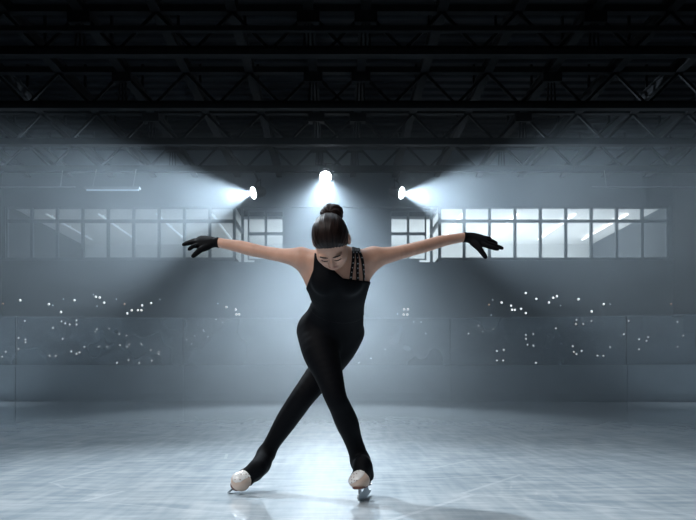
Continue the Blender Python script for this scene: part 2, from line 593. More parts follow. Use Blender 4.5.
# ------------------------------------------------------------------ little lights in the stands
UL = [(60, 88, 1), (143, 99, 1), (178, 122, 1), (185, 85, 0), (217, 88, 1), (272, 72, 0), (279, 78, 1), (290, 80, 1), (303, 95, 1), (338, 85, 0), (370, 126, 1), (383, 117, 1), (401, 117, 1), (411, 117, 1), (413, 103, 1), (439, 96, 1), (464, 86, 0), (282, 105, 0), (154, 103, 0), (632, 98, 0), (657, 108, 1), (684, 115, 1), (686, 129, 1), (694, 129, 1), (10, 98, 2), (362, 99, 2)]
LL = [(73, 148), (180, 149), (155, 168), (203, 158), (223, 146), (223, 158), (190, 155), (321, 140), (282, 172), (277, 183), (318, 170), (347, 186), (368, 190), (183, 200), (75, 202), (75, 210), (55, 197), (55, 229), (18, 237), (8, 252), (43, 280), (145, 249), (163, 249), (208, 236), (223, 243), (232, 239), (246, 224), (288, 228), (311, 226), (349, 218), (376, 216), (370, 227), (411, 215), (374, 261), (340, 270), (439, 232), (461, 237), (461, 244), (441, 263), (405, 270), (430, 140), (451, 140), (532, 180), (590, 174), (592, 180), (603, 194), (565, 192), (556, 215), (542, 202), (632, 183), (645, 152), (667, 151), (627, 143)]
UR = [(372, 44, 1), (392, 55, 1), (424, 53, 1), (431, 50, 1), (416, 62, 1), (326, 62, 1), (344, 68, 1), (309, 57, 0), (346, 76, 1), (351, 76, 1), (363, 74, 1), (372, 82, 1), (306, 86, 0), (520, 65, 1), (532, 65, 0), (497, 79, 1), (472, 56, 1), (438, 68, 0), (141, 75, 1), (148, 75, 1), (128, 84, 0), (140, 85, 1), (147, 85, 1), (690, 65, 2), (302, 66, 2)]
LR = [(318, 92), (331, 90), (404, 91), (468, 95), (467, 103), (481, 103), (497, 97), (429, 111), (310, 112), (282, 106), (290, 119), (263, 121), (386, 122), (372, 124), (372, 131), (375, 142), (386, 144), (317, 154), (330, 152), (329, 172), (317, 172), (391, 177), (461, 145), (463, 156), (468, 160), (478, 154), (508, 163), (519, 163), (532, 147), (567, 97), (558, 122), (587, 132), (601, 135), (604, 128), (660, 99), (671, 125), (660, 147), (609, 183), (587, 151), (159, 99), (173, 99), (182, 121), (119, 132), (119, 139), (105, 151), (78, 168), (100, 184), (55, 178)]


def bulb_mesh(r, glow):
    b = BM()
    rod(b, (0, 0, 0), (0, -.02, 0), r * 1.15, 10, None, 0)
    rings = []
    for k, (yy, rr) in enumerate(((-.02, 1.0), (-.02 - r * .4, .9), (-.02 - r * .75, .6))):
        rings.append([b.verts.new((math.cos(t) * r * rr, yy, math.sin(t) * r * rr)) for t in [2 * math.pi * i / 10 for i in range(10)]])
    tip = b.verts.new((0, -.02 - r * .9, 0))
    for A, B in zip(rings, rings[1:]):
        for i in range(10):
            b.faces.new((A[i], A[(i + 1) % 10], B[(i + 1) % 10], B[i])).material_index = 1
    for i in range(10):
        b.faces.new((rings[-1][i], rings[-1][(i + 1) % 10], tip)).material_index = 1
    me = bpy.data.meshes.new('light_bulb')
    b.to_mesh(me); b.free()
    me.materials.append(M['black']); me.materials.append(glow)
    return me


BMESH = {0: bulb_mesh(.022, M['bulbdim']), 1: bulb_mesh(.036, M['bulb']), 2: bulb_mesh(.028, M['bulborange'])}
BLOW = bulb_mesh(.027, M['bulb'])


def put_bulb(px, py, me, label, group):
    if py < 318.4:
        p = P(px, py, DW)
        p[1] = DW
    else:
        for y0, z1 in TIER:
            p = P(px, py, y0)
            if p[2] < z1 - .04:
                p[2] = max(p[2], z1 - .5 + .05)
                break
        else:
            p = P(px, py, DW)
            p[1] = DW
    o = bpy.data.objects.new('light_bulb', me)
    o.location = (min(max(p[0], -WX + .06), WX - .06), p[1] - .012, p[2])
    o.visible_shadow = True
    C.objects.link(o)
    tag(o, label, 'light', group)


def nth(i):
    return '%d%s' % (i, 'th' if 10 <= i % 100 <= 20 else {1: 'st', 2: 'nd', 3: 'rd'}.get(i % 10, 'th'))


for (lst, sc_, x0, y0) in ((UL, 2.9, 0, 270), (UR, 1.902, 330, 270)):
    side = 'left' if x0 == 0 else 'right'
    look = {0: 'faint bluish', 1: 'bright white', 2: 'orange'}
    count = {0: 0, 1: 0, 2: 0}
    for x, y, kd in sorted(lst):
        count[kd] += 1
        put_bulb(x0 + x / sc_, min(y0 + y / sc_, 318.0), BMESH[kd],
                 'tiny %s light above the %s glass, %s of these from the left' % (look[kd], side, nth(count[kd])),
                 'wall lights over the %s glass' % side)
for (lst, sc_, x0, y0) in ((LL, 2.9, 0, 270), (LR, 1.902, 330, 270)):
    side = 'left' if x0 == 0 else 'right'
    for i, (x, y) in enumerate(sorted(lst)):
        put_bulb(x0 + x / sc_, max(y0 + y / sc_, 318.6), BLOW,
                 'tiny pale light on the steps behind the %s glass, %s from the left' % (side, nth(i + 1)),
                 'step lights behind the %s glass' % side)


# ------------------------------------------------------------------ lamps
def link_light(name, data, loc, target=None):
    o = bpy.data.objects.new(name, data)
    o.location = loc
    if target is not None:
        o.rotation_euler = (Vector(target) - Vector(loc)).to_track_quat('-Z', 'Y').to_euler()
    C.objects.link(o)
    return o


def spot(name, loc, target, watts, angle, blend, radius, col):
    l = bpy.data.lights.new(name, 'SPOT')
    l.energy = watts
    l.spot_size = math.radians(angle)
    l.spot_blend = blend
    l.shadow_soft_size = radius
    l.color = col
    return link_light(name, l, loc, target)


COOL = (0.70, 0.86, 1.0)


def stage_lamp(px, py, direction, label):
    """lamp can in a yoke under the rearmost truss; returns where its lens is"""
    c = Vector(P(px, py, 18.6))
    d = Vector(direction).normalized()
    t = tag(empty('stage_lamp', c), label, 'lamp', 'stage lamps under the rear truss')
    b = BM()
    rod(b, c - d * .36, c - d * .30, .10, 20, .14)
    rod(b, c - d * .30, c - d * .02, .14, 20, .17)
    obj('lamp_can', b, M['black'], t)
    b = BM(); rod(b, c - d * .02, c + d * .005, .155, 20, .15); obj('lens', b, M['lens'], t)
    s = d.cross(Vector((0, 0, 1)))
    s = s.normalized() if s.length > .1 else Vector((1, 0, 0))
    b = BM()
    top = Vector((c.x, 18.82, ZB_ - .05))
    e = c - d * .16
    for q in (-1, 1):
        bar(b, e + s * .19 * q, e + s * .19 * q + Vector((0, 0, .30)), .03, .02)
    bar(b, e + s * .19 + Vector((0, 0, .30)), e - s * .19 + Vector((0, 0, .30)), .03, .02)
    bar(b, e + Vector((0, 0, .30)), top, .035, .035)
    obj('yoke', b, M['black'], t)
    return c + d * .03, d


LAMPS = []
for px, py, dr, lab in ((253, 193, (-.96, -.46, -.30), 'glaring stage lamp on the left, throwing its beam over the dim windows'),
                        (325.5, 177, (.0, -.76, -.65), 'glaring stage lamp in the middle, straight above the skater\'s bun'),
                        (402, 193, (.96, -.44, -.26), 'glaring stage lamp on the right, throwing its beam over the bright windows')):
    LAMPS.append(stage_lamp(px, py, dr, lab))
SPOTW = (9600, 9800, 7400)
for i, (c, d) in enumerate(LAMPS):
    spot('stage_beam', c, c + d, SPOTW[i], (70, 50, 70)[i], (.8, .9, .8)[i], .06, COOL)
    spot('stage_spill', c, c + (d * .4 + Vector((0, -.8, -.75))).normalized(), 100, 120, 1.0, .08, COOL)

# roof key lamp, out of frame; the two area lights are added fills
KEY = spot('roof_lamp_key', (-4.2, 7.6, 6.4), (0.2, 3.2, 0.2), 2500, 50, .9, .18, (0.80, 0.91, 1.0))
al = bpy.data.lights.new('ice_fill', 'AREA'); al.energy = 42; al.shape = 'RECTANGLE'; al.size = 4.0; al.size_y = 1.2; al.color = (0.76, 0.89, 1.0); al.spread = math.radians(110)
link_light('ice_fill', al, (0.3, 5.0, 5.0), (0.2, 5.0, 0))  # added unseen fill that brightens the ice around the skater
al = bpy.data.lights.new('front_fill', 'AREA'); al.energy = 25; al.shape = 'RECTANGLE'; al.size = 2.4; al.size_y = 1.2; al.color = (1.0, 0.99, 0.98); al.spread = math.radians(70)
link_light('front_fill', al, (-2.4, .8, 4.0), (0.0, 3.3, 1.0))  # added soft fill for the skater's front, no visible source
# added area fills hidden below the sills, brightening the gallery rooms
for s, w in ((-1, 26), (1, 300)):
    al = bpy.data.lights.new('gallery_fill', 'AREA'); al.energy = w; al.shape = 'RECTANGLE'; al.size = 6.8; al.size_y = 4.5; al.color = (0.80, 0.92, 1.0)
    link_light('gallery_fill', al, (s * 7.1, 25.8, ZF + .1), (s * 7.1, 25.8, 9))
al = bpy.data.lights.new('gallery_fill', 'AREA'); al.energy = 150; al.shape = 'RECTANGLE'; al.size = 6; al.size_y = 3; al.color = (0.80, 0.92, 1.0)
link_light('gallery_fill', al, (0, 26.6, ZF + .1), (0, 26.6, 9))

wd = bpy.data.worlds.new('world')
sc.world = wd
wd.use_nodes = True
wd.node_tree.nodes['Background'].inputs['Color'].default_value = (0.4, 0.6, 0.8, 1)
wd.node_tree.nodes['Background'].inputs['Strength'].default_value = 0.010

# haze filling the hall behind the skater: thins out towards the roof and towards the camera
HAZE_SLOPE, HAZE_DENSITY = 0.42, 0.029
b = BM(); box(b, (-WX + .02, 6.0, 0.01), (WX - .02, DW - .07, ZR - .1))
hm = bpy.data.materials.new('haze')
hm.use_nodes = True
hn, hl = hm.node_tree.nodes, hm.node_tree.links
hn.remove(hn['Principled BSDF'])
vs = hn.new('ShaderNodeVolumeScatter')
vs.inputs['Color'].default_value = (0.80, 0.91, 1.0, 1)
vs.inputs['Anisotropy'].default_value = 0.2
tc = hn.new('ShaderNodeTexCoord')
dt = hn.new('ShaderNodeVectorMath'); dt.operation = 'DOT_PRODUCT'
dt.inputs[1].default_value = (0, HAZE_SLOPE, -1)
hl.new(tc.outputs['Object'], dt.inputs[0])
fd = hn.new('ShaderNodeMapRange'); fd.interpolation_type = 'SMOOTHSTEP'
fd.inputs[1].default_value = -0.6; fd.inputs[2].default_value = 1.6
fd.inputs[3].default_value = 0.0; fd.inputs[4].default_value = HAZE_DENSITY
hl.new(dt.outputs['Value'], fd.inputs[0])
nz = hn.new('ShaderNodeTexNoise'); nz.inputs['Scale'].default_value = 0.35; nz.inputs['Detail'].default_value = 2
hl.new(tc.outputs['Object'], nz.inputs['Vector'])
nr = hn.new('ShaderNodeMapRange')
nr.inputs[1].default_value = .3; nr.inputs[2].default_value = .7; nr.inputs[3].default_value = .65; nr.inputs[4].default_value = 1.35
hl.new(nz.outputs['Fac'], nr.inputs[0])
mu = hn.new('ShaderNodeMath'); mu.operation = 'MULTIPLY'
hl.new(fd.outputs[0], mu.inputs[0]); hl.new(nr.outputs[0], mu.inputs[1])
# a thicker bank of mist low over the ice in the middle of the hall
mp = hn.new('ShaderNodeMapping'); mp.vector_type = 'POINT'
mp.inputs['Location'].default_value = (.4 / 4.6, -14.6 / 5.0, -.9 / 2.6)
mp.inputs['Scale'].default_value = (1 / 4.6, 1 / 5.0, 1 / 2.6)
hl.new(tc.outputs['Object'], mp.inputs['Vector'])
gs = hn.new('ShaderNodeTexGradient'); gs.gradient_type = 'SPHERICAL'
hl.new(mp.outputs['Vector'], gs.inputs['Vector'])
bk = hn.new('ShaderNodeMath'); bk.operation = 'MULTIPLY'; bk.inputs[1].default_value = 0.13
hl.new(gs.outputs['Fac'], bk.inputs[0])
sm = hn.new('ShaderNodeMath'); sm.operation = 'ADD'
hl.new(mu.outputs[0], sm.inputs[0]); hl.new(bk.outputs[0], sm.inputs[1])
hl.new(sm.outputs[0], vs.inputs['Density'])
hl.new(vs.outputs[0], hn['Material Output'].inputs['Volume'])
hz = obj('haze', b, hm)
tag(hz, 'thin blue haze hanging in the hall behind the skater', 'haze', None, 'stuff')


# ================================================================== the skater
BIG = 9.0


def ell_seg(p, q, ra, rb, lat, lat2=None):
    """tapered limb segment from p to q; ra, rb = (half width along lat, half depth) at either end"""
    p, q = np.asarray(p, float), np.asarray(q, float)
    ax = q - p
    ln = float(np.linalg.norm(ax)) + 1e-9
    ax = ax / ln
    l = np.asarray(lat, float)
    l = l - ax * l.dot(ax)
    l = l / np.linalg.norm(l)
    n = np.cross(ax, l)

    def f(x):
        r = x - p
        t = r @ ax
        tt = np.clip(t / ln, 0, 1)
        a = ra[0] + (rb[0] - ra[0]) * tt
        b_ = ra[1] + (rb[1] - ra[1]) * tt
        m = np.minimum(a, b_)
        w = (t - tt * ln) / m
        return (np.sqrt(((r @ l) / a) ** 2 + ((r @ n) / b_) ** 2 + w * w) - 1) * m
    return f, (p + q) / 2, ln / 2 + max(ra + rb)


def ellipsoid(c, r, R=None):
    c, r = np.asarray(c, float), np.asarray(r, float)
    R = np.eye(3) if R is None else R

    def f(x):
        y = ((x - c) @ R) / r
        k0 = np.sqrt((y * y).sum(1)) + 1e-9
        k1 = np.sqrt(((y / r) ** 2).sum(1)) + 1e-9
        return k0 * (k0 - 1) / k1
    return f, c, float(r.max())


def smin(a, b_, k):
    h = np.maximum(k - np.abs(a - b_), 0) / k
    return np.minimum(a, b_) - h * h * k * .25


def smax(a, b_, k):
    return -smin(-a, -b_, k)


class Field:
    """a body as smoothly joined groups of shapes; later groups may also be cut away"""
    def __init__(self):
        self.g = []

    def add(self, prims, kin=.01, kout=.015, cut=False):
        self.g.append((list(prims), kin, kout, cut))
        return self

    def pick(self, c, rad):
        out = []
        for prims, kin, kout, cut in self.g:
            pr = [f for f, pc, prad in prims if np.linalg.norm(pc - c) < rad + prad + .09]
            if pr: out.append((pr, kin, kout, cut))
        return out

    @staticmethod
    def run(sel, x):
        acc = np.full(len(x), BIG)
        for pr, kin, kout, cut in sel:
            d = None
            for f in pr:
                v = f(x)
                d = v if d is None else smin(d, v, kin)
            acc = smax(acc, -d, kout) if cut else smin(acc, d, kout)
        return acc

    def __call__(self, x):
        x = np.atleast_2d(x)
        return self.run(self.pick(x.mean(0), float(np.linalg.norm(x - x.mean(0), axis=1).max()) + .02), x)

    def bounds(self):
        lo = np.full(3, 1e9); hi = -lo
        for prims, _, _, cut in self.g:
            if cut: continue
            for f, c, r in prims:
                lo = np.minimum(lo, c - r); hi = np.maximum(hi, c + r)
        return lo, hi


def polygonise(field, h, off=0.0, planes=(), lo=None, hi=None, extra=None):
    """surface of the field grown by off and cut by planes [(point, normal)]: the side the normal points to stays"""
    a, c = field.bounds()
    lo = a - .02 - off if lo is None else np.asarray(lo, float)
    hi = c + .02 + off if hi is None else np.asarray(hi, float)
    B = 16
    n = (np.ceil((hi - lo) / h / B).astype(int)) * B
    V = np.full(n + 1, BIG, np.float32)
    half = B * h * .5 * 1.7321
    ii = np.arange(B + 1)
    G = np.stack(np.meshgrid(ii, ii, ii, indexing='ij'), -1).reshape(-1, 3) * h

    def ev(x, sel):
        v = field.run(sel, x) - off
        for p0, nn in planes:
            v = smax(v, -((x - p0) @ nn), .003)
        if extra is not None:
            v = extra(x, v)
        return v
    for bi in range(0, n[0], B):
        for bj in range(0, n[1], B):
            for bk in range(0, n[2], B):
                o = lo + np.array([bi, bj, bk]) * h
                cc = o + B * h * .5
                sel = field.pick(cc, half)
                if not sel: continue
                if abs(ev(cc[None, :], sel)[0]) > half * 1.15 + .03:
                    if ev(cc[None, :], sel)[0] < 0:
                        V[bi:bi + B + 1, bj:bj + B + 1, bk:bk + B + 1] = -BIG
                    continue
                V[bi:bi + B + 1, bj:bj + B + 1, bk:bk + B + 1] = ev(o + G, sel).reshape(B + 1, B + 1, B + 1)
    ins = V < 0
    cnt = np.zeros(n, np.int8)
    for dx in (0, 1):
        for dy in (0, 1):
            for dz in (0, 1):
                cnt += ins[dx:dx + n[0], dy:dy + n[1], dz:dz + n[2]]
    act = np.argwhere((cnt > 0) & (cnt < 8))
    idx = np.full(n, -1, np.int64)
    idx[tuple(act.T)] = np.arange(len(act))
    s = np.zeros((len(act), 3)); w = np.zeros(len(act))
    corners = [(x, y, z) for x in (0, 1) for y in (0, 1) for z in (0, 1)]
    for ca in corners:
        for ax in range(3):
            if ca[ax]: continue
            cb = list(ca); cb[ax] = 1
            va = V[tuple((act + ca).T)]; vb = V[tuple((act + cb).T)]
            m = (va < 0) != (vb < 0)
            t = np.where(m, va / np.where(m, va - vb, 1), 0)
            pt = np.array(ca, float)[None, :].repeat(len(act), 0)
            pt[:, ax] = t
            s[m] += pt[m]; w[m] += 1
    verts = lo + (act + s / w[:, None]) * h
    faces = []
    for ax in range(3):
        sl0 = [slice(0, n[i]) for i in range(3)]
        A = ins[tuple(slice(0, n[i]) for i in range(3))]
        sb = [slice(0, n[i]) for i in range(3)]; sb[ax] = slice(1, n[ax] + 1)
        Bv = ins[tuple(sb)]
        e = np.argwhere(A != Bv)
        u, v = (ax + 1) % 3, (ax + 2) % 3
        e = e[(e[:, u] > 0) & (e[:, v] > 0)]
        fl = A[tuple(e.T)]
        q = []
        for du, dv in ((1, 1), (0, 1), (0, 0), (1, 0)):
            ee = e.copy(); ee[:, u] -= du; ee[:, v] -= dv
            q.append(idx[tuple(ee.T)])
        q = np.stack(q, 1)
        q[~fl] = q[~fl][:, ::-1]
        faces.append(q[(q >= 0).all(1)])
    return verts, np.concatenate(faces)


def smooth_verts(v, f, it, lam=.5):
    for k in range(it):
        acc = np.zeros_like(v); c = np.zeros(len(v))
        for i in range(4):
            for j in ((i + 1) % 4, (i + 3) % 4):
                np.add.at(acc, f[:, i], v[f[:, j]]); np.add.at(c, f[:, i], 1)
        d = acc / np.maximum(c, 1)[:, None] - v
        v = v + d * (lam if k % 2 == 0 else -lam * .9)
    return v


def mesh_obj(name, v, f, mats, parent=None, matfn=None):
    me = bpy.data.meshes.new(name)
    me.from_pydata(v.tolist(), [], f.tolist())
    for m in (mats if isinstance(mats, (list, tuple)) else [mats]): me.materials.append(m)
    if matfn is not None:
        me.polygons.foreach_set('material_index', matfn(v[f].mean(1)).astype(np.int32))
    me.polygons.foreach_set('use_smooth', [True] * len(me.polygons))
    me.update()
    o = bpy.data.objects.new(name, me)
    C.objects.link(o)
    if parent is not None:
        o.parent = parent
    return o


def chain(pts, lat=(1, 0, 0)):
    """pts: (px, py, distance, radius) or (px, py, distance, half width, half depth)"""
    out = []
    if len(pts) > 2:                                    # round the bends: four spans per joint
        q = np.array(pts, float)
        e = np.vstack([2 * q[0] - q[1], q, 2 * q[-1] - q[-2]])
        fine = []
        for i in range(len(q) - 1):
            p0, p1, p2, p3 = e[i:i + 4]
            for t in (0, .25, .5, .75):
                fine.append(.5 * (2 * p1 + (p2 - p0) * t + (2 * p0 - 5 * p1 + 4 * p2 - p3) * t * t + (3 * p1 - p0 - 3 * p2 + p3) * t ** 3))
        pts = fine + [q[-1]]
    for a, c in zip(pts, pts[1:]):
        ra = (a[3], a[3] if len(a) < 5 else a[4]); rb = (c[3], c[3] if len(c) < 5 else c[4])
        p, q = P(*a[:3]), P(*c[:3])
        l = lat
        ax = (q - p) / np.linalg.norm(q - p)
        if abs(np.dot(ax, np.asarray(l) / np.linalg.norm(l))) > .92: l = (0, 0, 1)
        out.append(ell_seg(p, q, ra, rb, l))
    return out


leg_front = chain([(316, 331, 3.50, .096), (321, 352, 3.43, .090), (328.5, 374, 3.37, .067), (335.5, 397, 3.335, .051), (341, 409, 3.37, .051),
                   (347, 423, 3.41, .054), (352, 437, 3.445, .044), (356.8, 450, 3.465, .042), (360.6, 463, 3.485, .046)])
leg_rear = chain([(347, 332, 3.53, .088), (338, 349, 3.54, .086), (322, 372, 3.55, .072), (304.5, 394.5, 3.53, .059), (295, 408, 3.55, .056),
                  (285.5, 422, 3.57, .052), (273, 442, 3.585, .040), (266, 454, 3.595, .042)])
torso = chain([(331, 335, 3.52, .150, .112), (334.5, 320, 3.46, .144, .100), (338.3, 304, 3.37, .121, .088), (338, 290, 3.30, .135, .094),
               (338, 276, 3.25, .140, .098), (337.5, 266, 3.22, .125, .080)])
girdle = chain([(303, 258.5, 3.235, .046), (317, 259.5, 3.215, .042), (337, 258, 3.21, .050), (357, 259.5, 3.215, .042), (372, 258, 3.235, .047)])
neck = chain([(337, 257, 3.20, .056), (334, 248, 3.11, .053)])
lats = chain([(302, 262, 3.24, .034), (314, 281, 3.28, .040)]) + chain([(373, 262, 3.24, .034), (358.5, 281, 3.28, .037)])
bust = [ellipsoid(P(324, 282, 3.185), (.046, .026, .05)), ellipsoid(P(350, 282, 3.185), (.046, .026, .05))]
arm_l = chain([(300, 257.3, 3.235, .044), (290, 256.5, 3.245, .038), (281, 255.3, 3.26, .0325), (263, 252, 3.30, .0295), (252, 249.7, 3.32, .031),
               (241.5, 247, 3.34, .030), (230, 244.8, 3.36, .0255), (217, 242.3, 3.38, .0225)])
arm_r = chain([(374, 257, 3.235, .045), (386, 255.5, 3.245, .039), (399, 252.7, 3.26, .033), (420, 247.4, 3.30, .030), (430, 244.6, 3.32, .0295),
               (440, 241.6, 3.34, .0275), (452, 239.2, 3.36, .024), (465, 237.1, 3.38, .0225)])
LL_, LR_ = (0, -.66, -.75), (.10, -.60, -.79)
palm_l = chain([(215, 242.3, 3.385, .024, .019), (206, 242.4, 3.39, .037, .016), (197.5, 241.8, 3.395, .036, .013)], LL_)
palm_r = chain([(467, 237.2, 3.385, .024, .019), (475, 239.2, 3.39, .034, .016), (484, 241.2, 3.395, .034, .013)], LR_)
fing_l = [chain([(198, 245.2, 3.372, .0082), (193, 246.5, 3.350, .0072), (189.2, 249.2, 3.345, .0062)]),
          chain([(197, 242.8, 3.386, .0086), (190, 243.0, 3.375, .0076), (183.6, 244.5, 3.375, .0064)]),
          chain([(197, 241.6, 3.400, .0085), (191, 241.9, 3.410, .0078), (185.5, 243.2, 3.415, .0062)]),
          chain([(198, 240.0, 3.414, .0080), (193.5, 240.6, 3.43, .0070), (189.0, 242.0, 3.435, .0058)]),
          chain([(208, 246.5, 3.370, .015), (201, 249.6, 3.350, .0115), (197, 252.8, 3.342, .0095), (193.2, 256.0, 3.338, .0078)])]
fing_r = [chain([(482, 244.0, 3.372, .0088), (490.5, 247.0, 3.355, .0080), (497.6, 249.0, 3.352, .0066)]),
          chain([(484, 242.2, 3.386, .0090), (493.5, 245.2, 3.38, .0080), (502.0, 248.2, 3.38, .0064)]),
          chain([(484, 240.0, 3.400, .0086), (490.5, 240.9, 3.408, .0078), (496.2, 243.1, 3.412, .0062)]),
          chain([(482, 238.2, 3.414, .0080), (486.5, 237.9, 3.425, .0070), (490.4, 238.9, 3.430, .0058)]),
          chain([(473, 242.5, 3.370, .015), (478.5, 247.5, 3.350, .0120), (482, 252.2, 3.342, .0098), (485.6, 257.0, 3.338, .0078)])]

# head frame: bowed forward, turned a little to the left
HC = P(331, 241.8, 3.045)
th, yw, rl = math.radians(65), math.radians(-9), math.radians(-3)
Rz = np.array([[math.cos(yw), -math.sin(yw), 0], [math.sin(yw), math.cos(yw), 0], [0, 0, 1]])
Rl = np.array([[math.cos(rl), 0, math.sin(rl)], [0, 1, 0], [-math.sin(rl), 0, math.cos(rl)]])
right0, fwd0, up0 = np.array([1, 0, 0.]), np.array([0, -math.cos(th), -math.sin(th)]), np.array([0, -math.sin(th), math.cos(th)])
RH = Rl @ Rz @ np.stack([right0, fwd0, up0], 1)         # columns: head right, forward, up in the world


def hp(x, y, z):
    return HC + RH @ np.array([x, y, z], float)


def he(x, y, z, a, b_, c):
    return ellipsoid(hp(x, y, z), (a, b_, c), RH)


def hchain(pts):
    return [ell_seg(hp(*a[:3]), hp(*c[:3]), (a[3], a[3]), (c[3], c[3]), RH[:, 1] if abs(a[1] - c[1]) < .02 else RH[:, 2]) for a, c in zip(pts, pts[1:])]


skull = [he(0, -.012, .03, .073, .090, .086), he(0, .028, -.03, .063, .062, .084), he(0, .060, -.094, .027, .024, .021),
         he(-.036, .03, -.07, .022, .04, .03), he(.036, .03, -.07, .022, .04, .03), he(-.041, .055, -.030, .022, .026, .022), he(.041, .055, -.030, .022, .026, .022)]
nose = hchain([(0, .086, .000, .0080), (0, .098, -.024, .0092), (0, .1035, -.036, .0108)]) + [he(-.0105, .094, -.041, .0075, .009, .0065), he(.0105, .094, -.041, .0075, .009, .0065)]
brow = [he(-.030, .079, .007, .022, .012, .008), he(.030, .079, .007, .022, .012, .008)]
sock = [he(-.031, .098, -.013, .018, .016, .0125), he(.031, .098, -.013, .018, .016, .0125)]
lids = [he(-.031, .074, -.013, .0155, .0135, .0115), he(.031, .074, -.013, .0155, .0135, .0115)]
lips = [he(0, .0865, -.067, .023, .011, .0058), he(0, .0845, -.0765, .020, .011, .0068)]
ears = [he(s * .0805, -.014, -.008, .0085, .021, .032) for s in (-1, 1)]
earcut = [he(s * .0895, -.008, -.006, .006, .010, .016) for s in (-1, 1)]

body = Field()
body.add(torso, .004).add(girdle, .004, .05).add(lats, .02, .03).add(bust, .02, .04)
body.add(leg_front, .003, .03).add(leg_rear, .003, .012)
body.add(arm_l, .003, .03).add(arm_r, .003, .03)
body.add(palm_l, .003, .012).add(palm_r, .003, .012)
for fg in fing_l + fing_r: body.add(fg, .004, .005)
body.add(skull, .03, .01)
body.add(neck, .02, .03)
body.add(brow, .01, .012).add(sock, .01, .010, True).add(nose, .006, .010).add(lids, .004, .004).add(lips, .004, .006).add(ears, .004, .006).add(earcut, .004, .005, True)


def grad(f, x, e=.002):
    g = np.array([f(x + d)[0] - f(x - d)[0] for d in np.eye(3) * e])
    return g / (np.linalg.norm(g) + 1e-9)


def snap(f, x, off=0.0):
    x = np.asarray(x, float)
    for _ in range(6):
        x = x - grad(f, x) * (f(x)[0] - off) * .8
    return x, grad(f, x)


def hit(f, px, py, d0=2.8, d1=3.8):
    """first point of the surface behind picture point (px, py)"""
    d = d0
    while d < d1:
        v = f(P(px, py, d))[0]
        if v < .001: break
        d += min(max(v * .7, .0015), .03)
    return P(px, py, d)


def lipfn(c):
    q = (c - HC) @ RH
    return ((np.abs(q[:, 0]) < .024) & (q[:, 1] > .083) & (q[:, 2] < -.0605) & (q[:, 2] > -.0835) &
            ((q[:, 0] / .025) ** 2 + ((q[:, 2] + .072) / .0115) ** 2 < 1)).astype(int)


v, f = polygonise(body, .004)
v = smooth_verts(v, f, 2, .4)
person = mesh_obj('person', v, f, [M['skin'], M['lip']], None, lipfn)
tag(person, 'figure skater in black bodysuit and gloves, head bowed, arms spread, gliding on crossed legs', 'person')

# ---- clothes -------------------------------------------------------
ax_t = P(338, 266, 3.22) - P(333, 320, 3.46); ax_t /= np.linalg.norm(ax_t)
chest_n = np.cross(ax_t, (1, 0, 0)); chest_n /= np.linalg.norm(chest_n)
if chest_n[1] > 0: chest_n = -chest_n


def cut_plane(pa, pb, keep, along=None):
    along = (pa + pb) / 2 - np.array([0, 0, H]) if along is None else along
    """plane through two surface points and the chest's own normal; keep = a point on the side that stays"""
    n_ = np.cross(pb - pa, chest_n if along is None else along); n_ /= np.linalg.norm(n_)
    if (keep - pa) @ n_ < 0: n_ = -n_
    return pa, n_


trunk = Field()
trunk.add(torso, .004).add(girdle, .004, .05).add(lats, .02, .03).add(bust, .02, .04)
belly = P(336, 300, 3.3)
h1, h2 = hit(trunk, 321, 258), hit(trunk, 343, 278.4)
h3, h4 = hit(trunk, 343, 278.4), hit(trunk, 364, 281.0)
n1 = cut_plane(h1, h2, belly); n2 = cut_plane(h3, h4, belly)
arm1 = cut_plane(hit(trunk, 314.5, 252), hit(trunk, 313.2, 270), belly)
arm2 = cut_plane(hit(trunk, 313.2, 270), hit(trunk, 308.6, 281.5), belly)


def neckline(x, v):
    skin = np.minimum(-((x - n1[0]) @ n1[1]), -((x - n2[0]) @ n2[1]))      # bare side of both lines
    v = smax(v, skin, .004)
    armh = np.minimum(-((x - arm1[0]) @ arm1[1]), -((x - arm2[0]) @ arm2[1]))
    return smax(v, armh, .004)


hemp = P(336, 321, 3.35)
hem_n = ax_t + np.array([.10, 0, 0]); hem_n /= np.linalg.norm(hem_n)
v, f = polygonise(trunk, .005, .006, [(hemp, hem_n)], extra=neckline)
v = smooth_verts(v, f, 2, .4)
mesh_obj('bodice', v, f, M['suit'], person)

# feet: boots, each in its own frame (toe, side, up)
def frame(toe, up):
    t = np.asarray(toe, float); t /= np.linalg.norm(t)
    u = np.asarray(up, float); u = u - t * u.dot(t); u /= np.linalg.norm(u)
    return np.stack([np.cross(t, u), t, u], 1)               # columns: side, toe, up


feet = []
RA = frame((-.26, -.97, -.03), (-.10, 0, 1))
OA = np.array([.128, 3.355, .078])                            # middle of the sole
RB = frame((-.66, -.60, -.42), (.60, -.50, .60))
OB = P(250.5, 475.5, 3.52) - RB[:, 2] * .034
BLADE = [(-.150, -.052), (-.148, -.062), (-.10, -.070), (-.02, -.0735), (.06, -.0715), (.100, -.066), (.112, -.0625), (.114, -.057), (.119, -.0575), (.121, -.050), (.126, -.050), (.127, -.040),
         (.118, -.030), (.095, -.030), (.086, -.006), (.040, -.006), (.052, -.030), (.060, -.046), (.045, -.052), (-.045, -.052), (-.082, -.044), (-.078, -.016), (-.105, -.016), (-.100, -.040), (-.115, -.050)]
for O_, R_ in ((OA, RA), (OB, RB)):
    O_[2] -= min((O_ + R_ @ np.array([s_, t_, u_]))[2] for t_, u_ in BLADE for s_ in (-.0032, .0032)) - .0005



def lp(O, R, s, t, u):
    return O + R @ np.array([s, t, u], float)


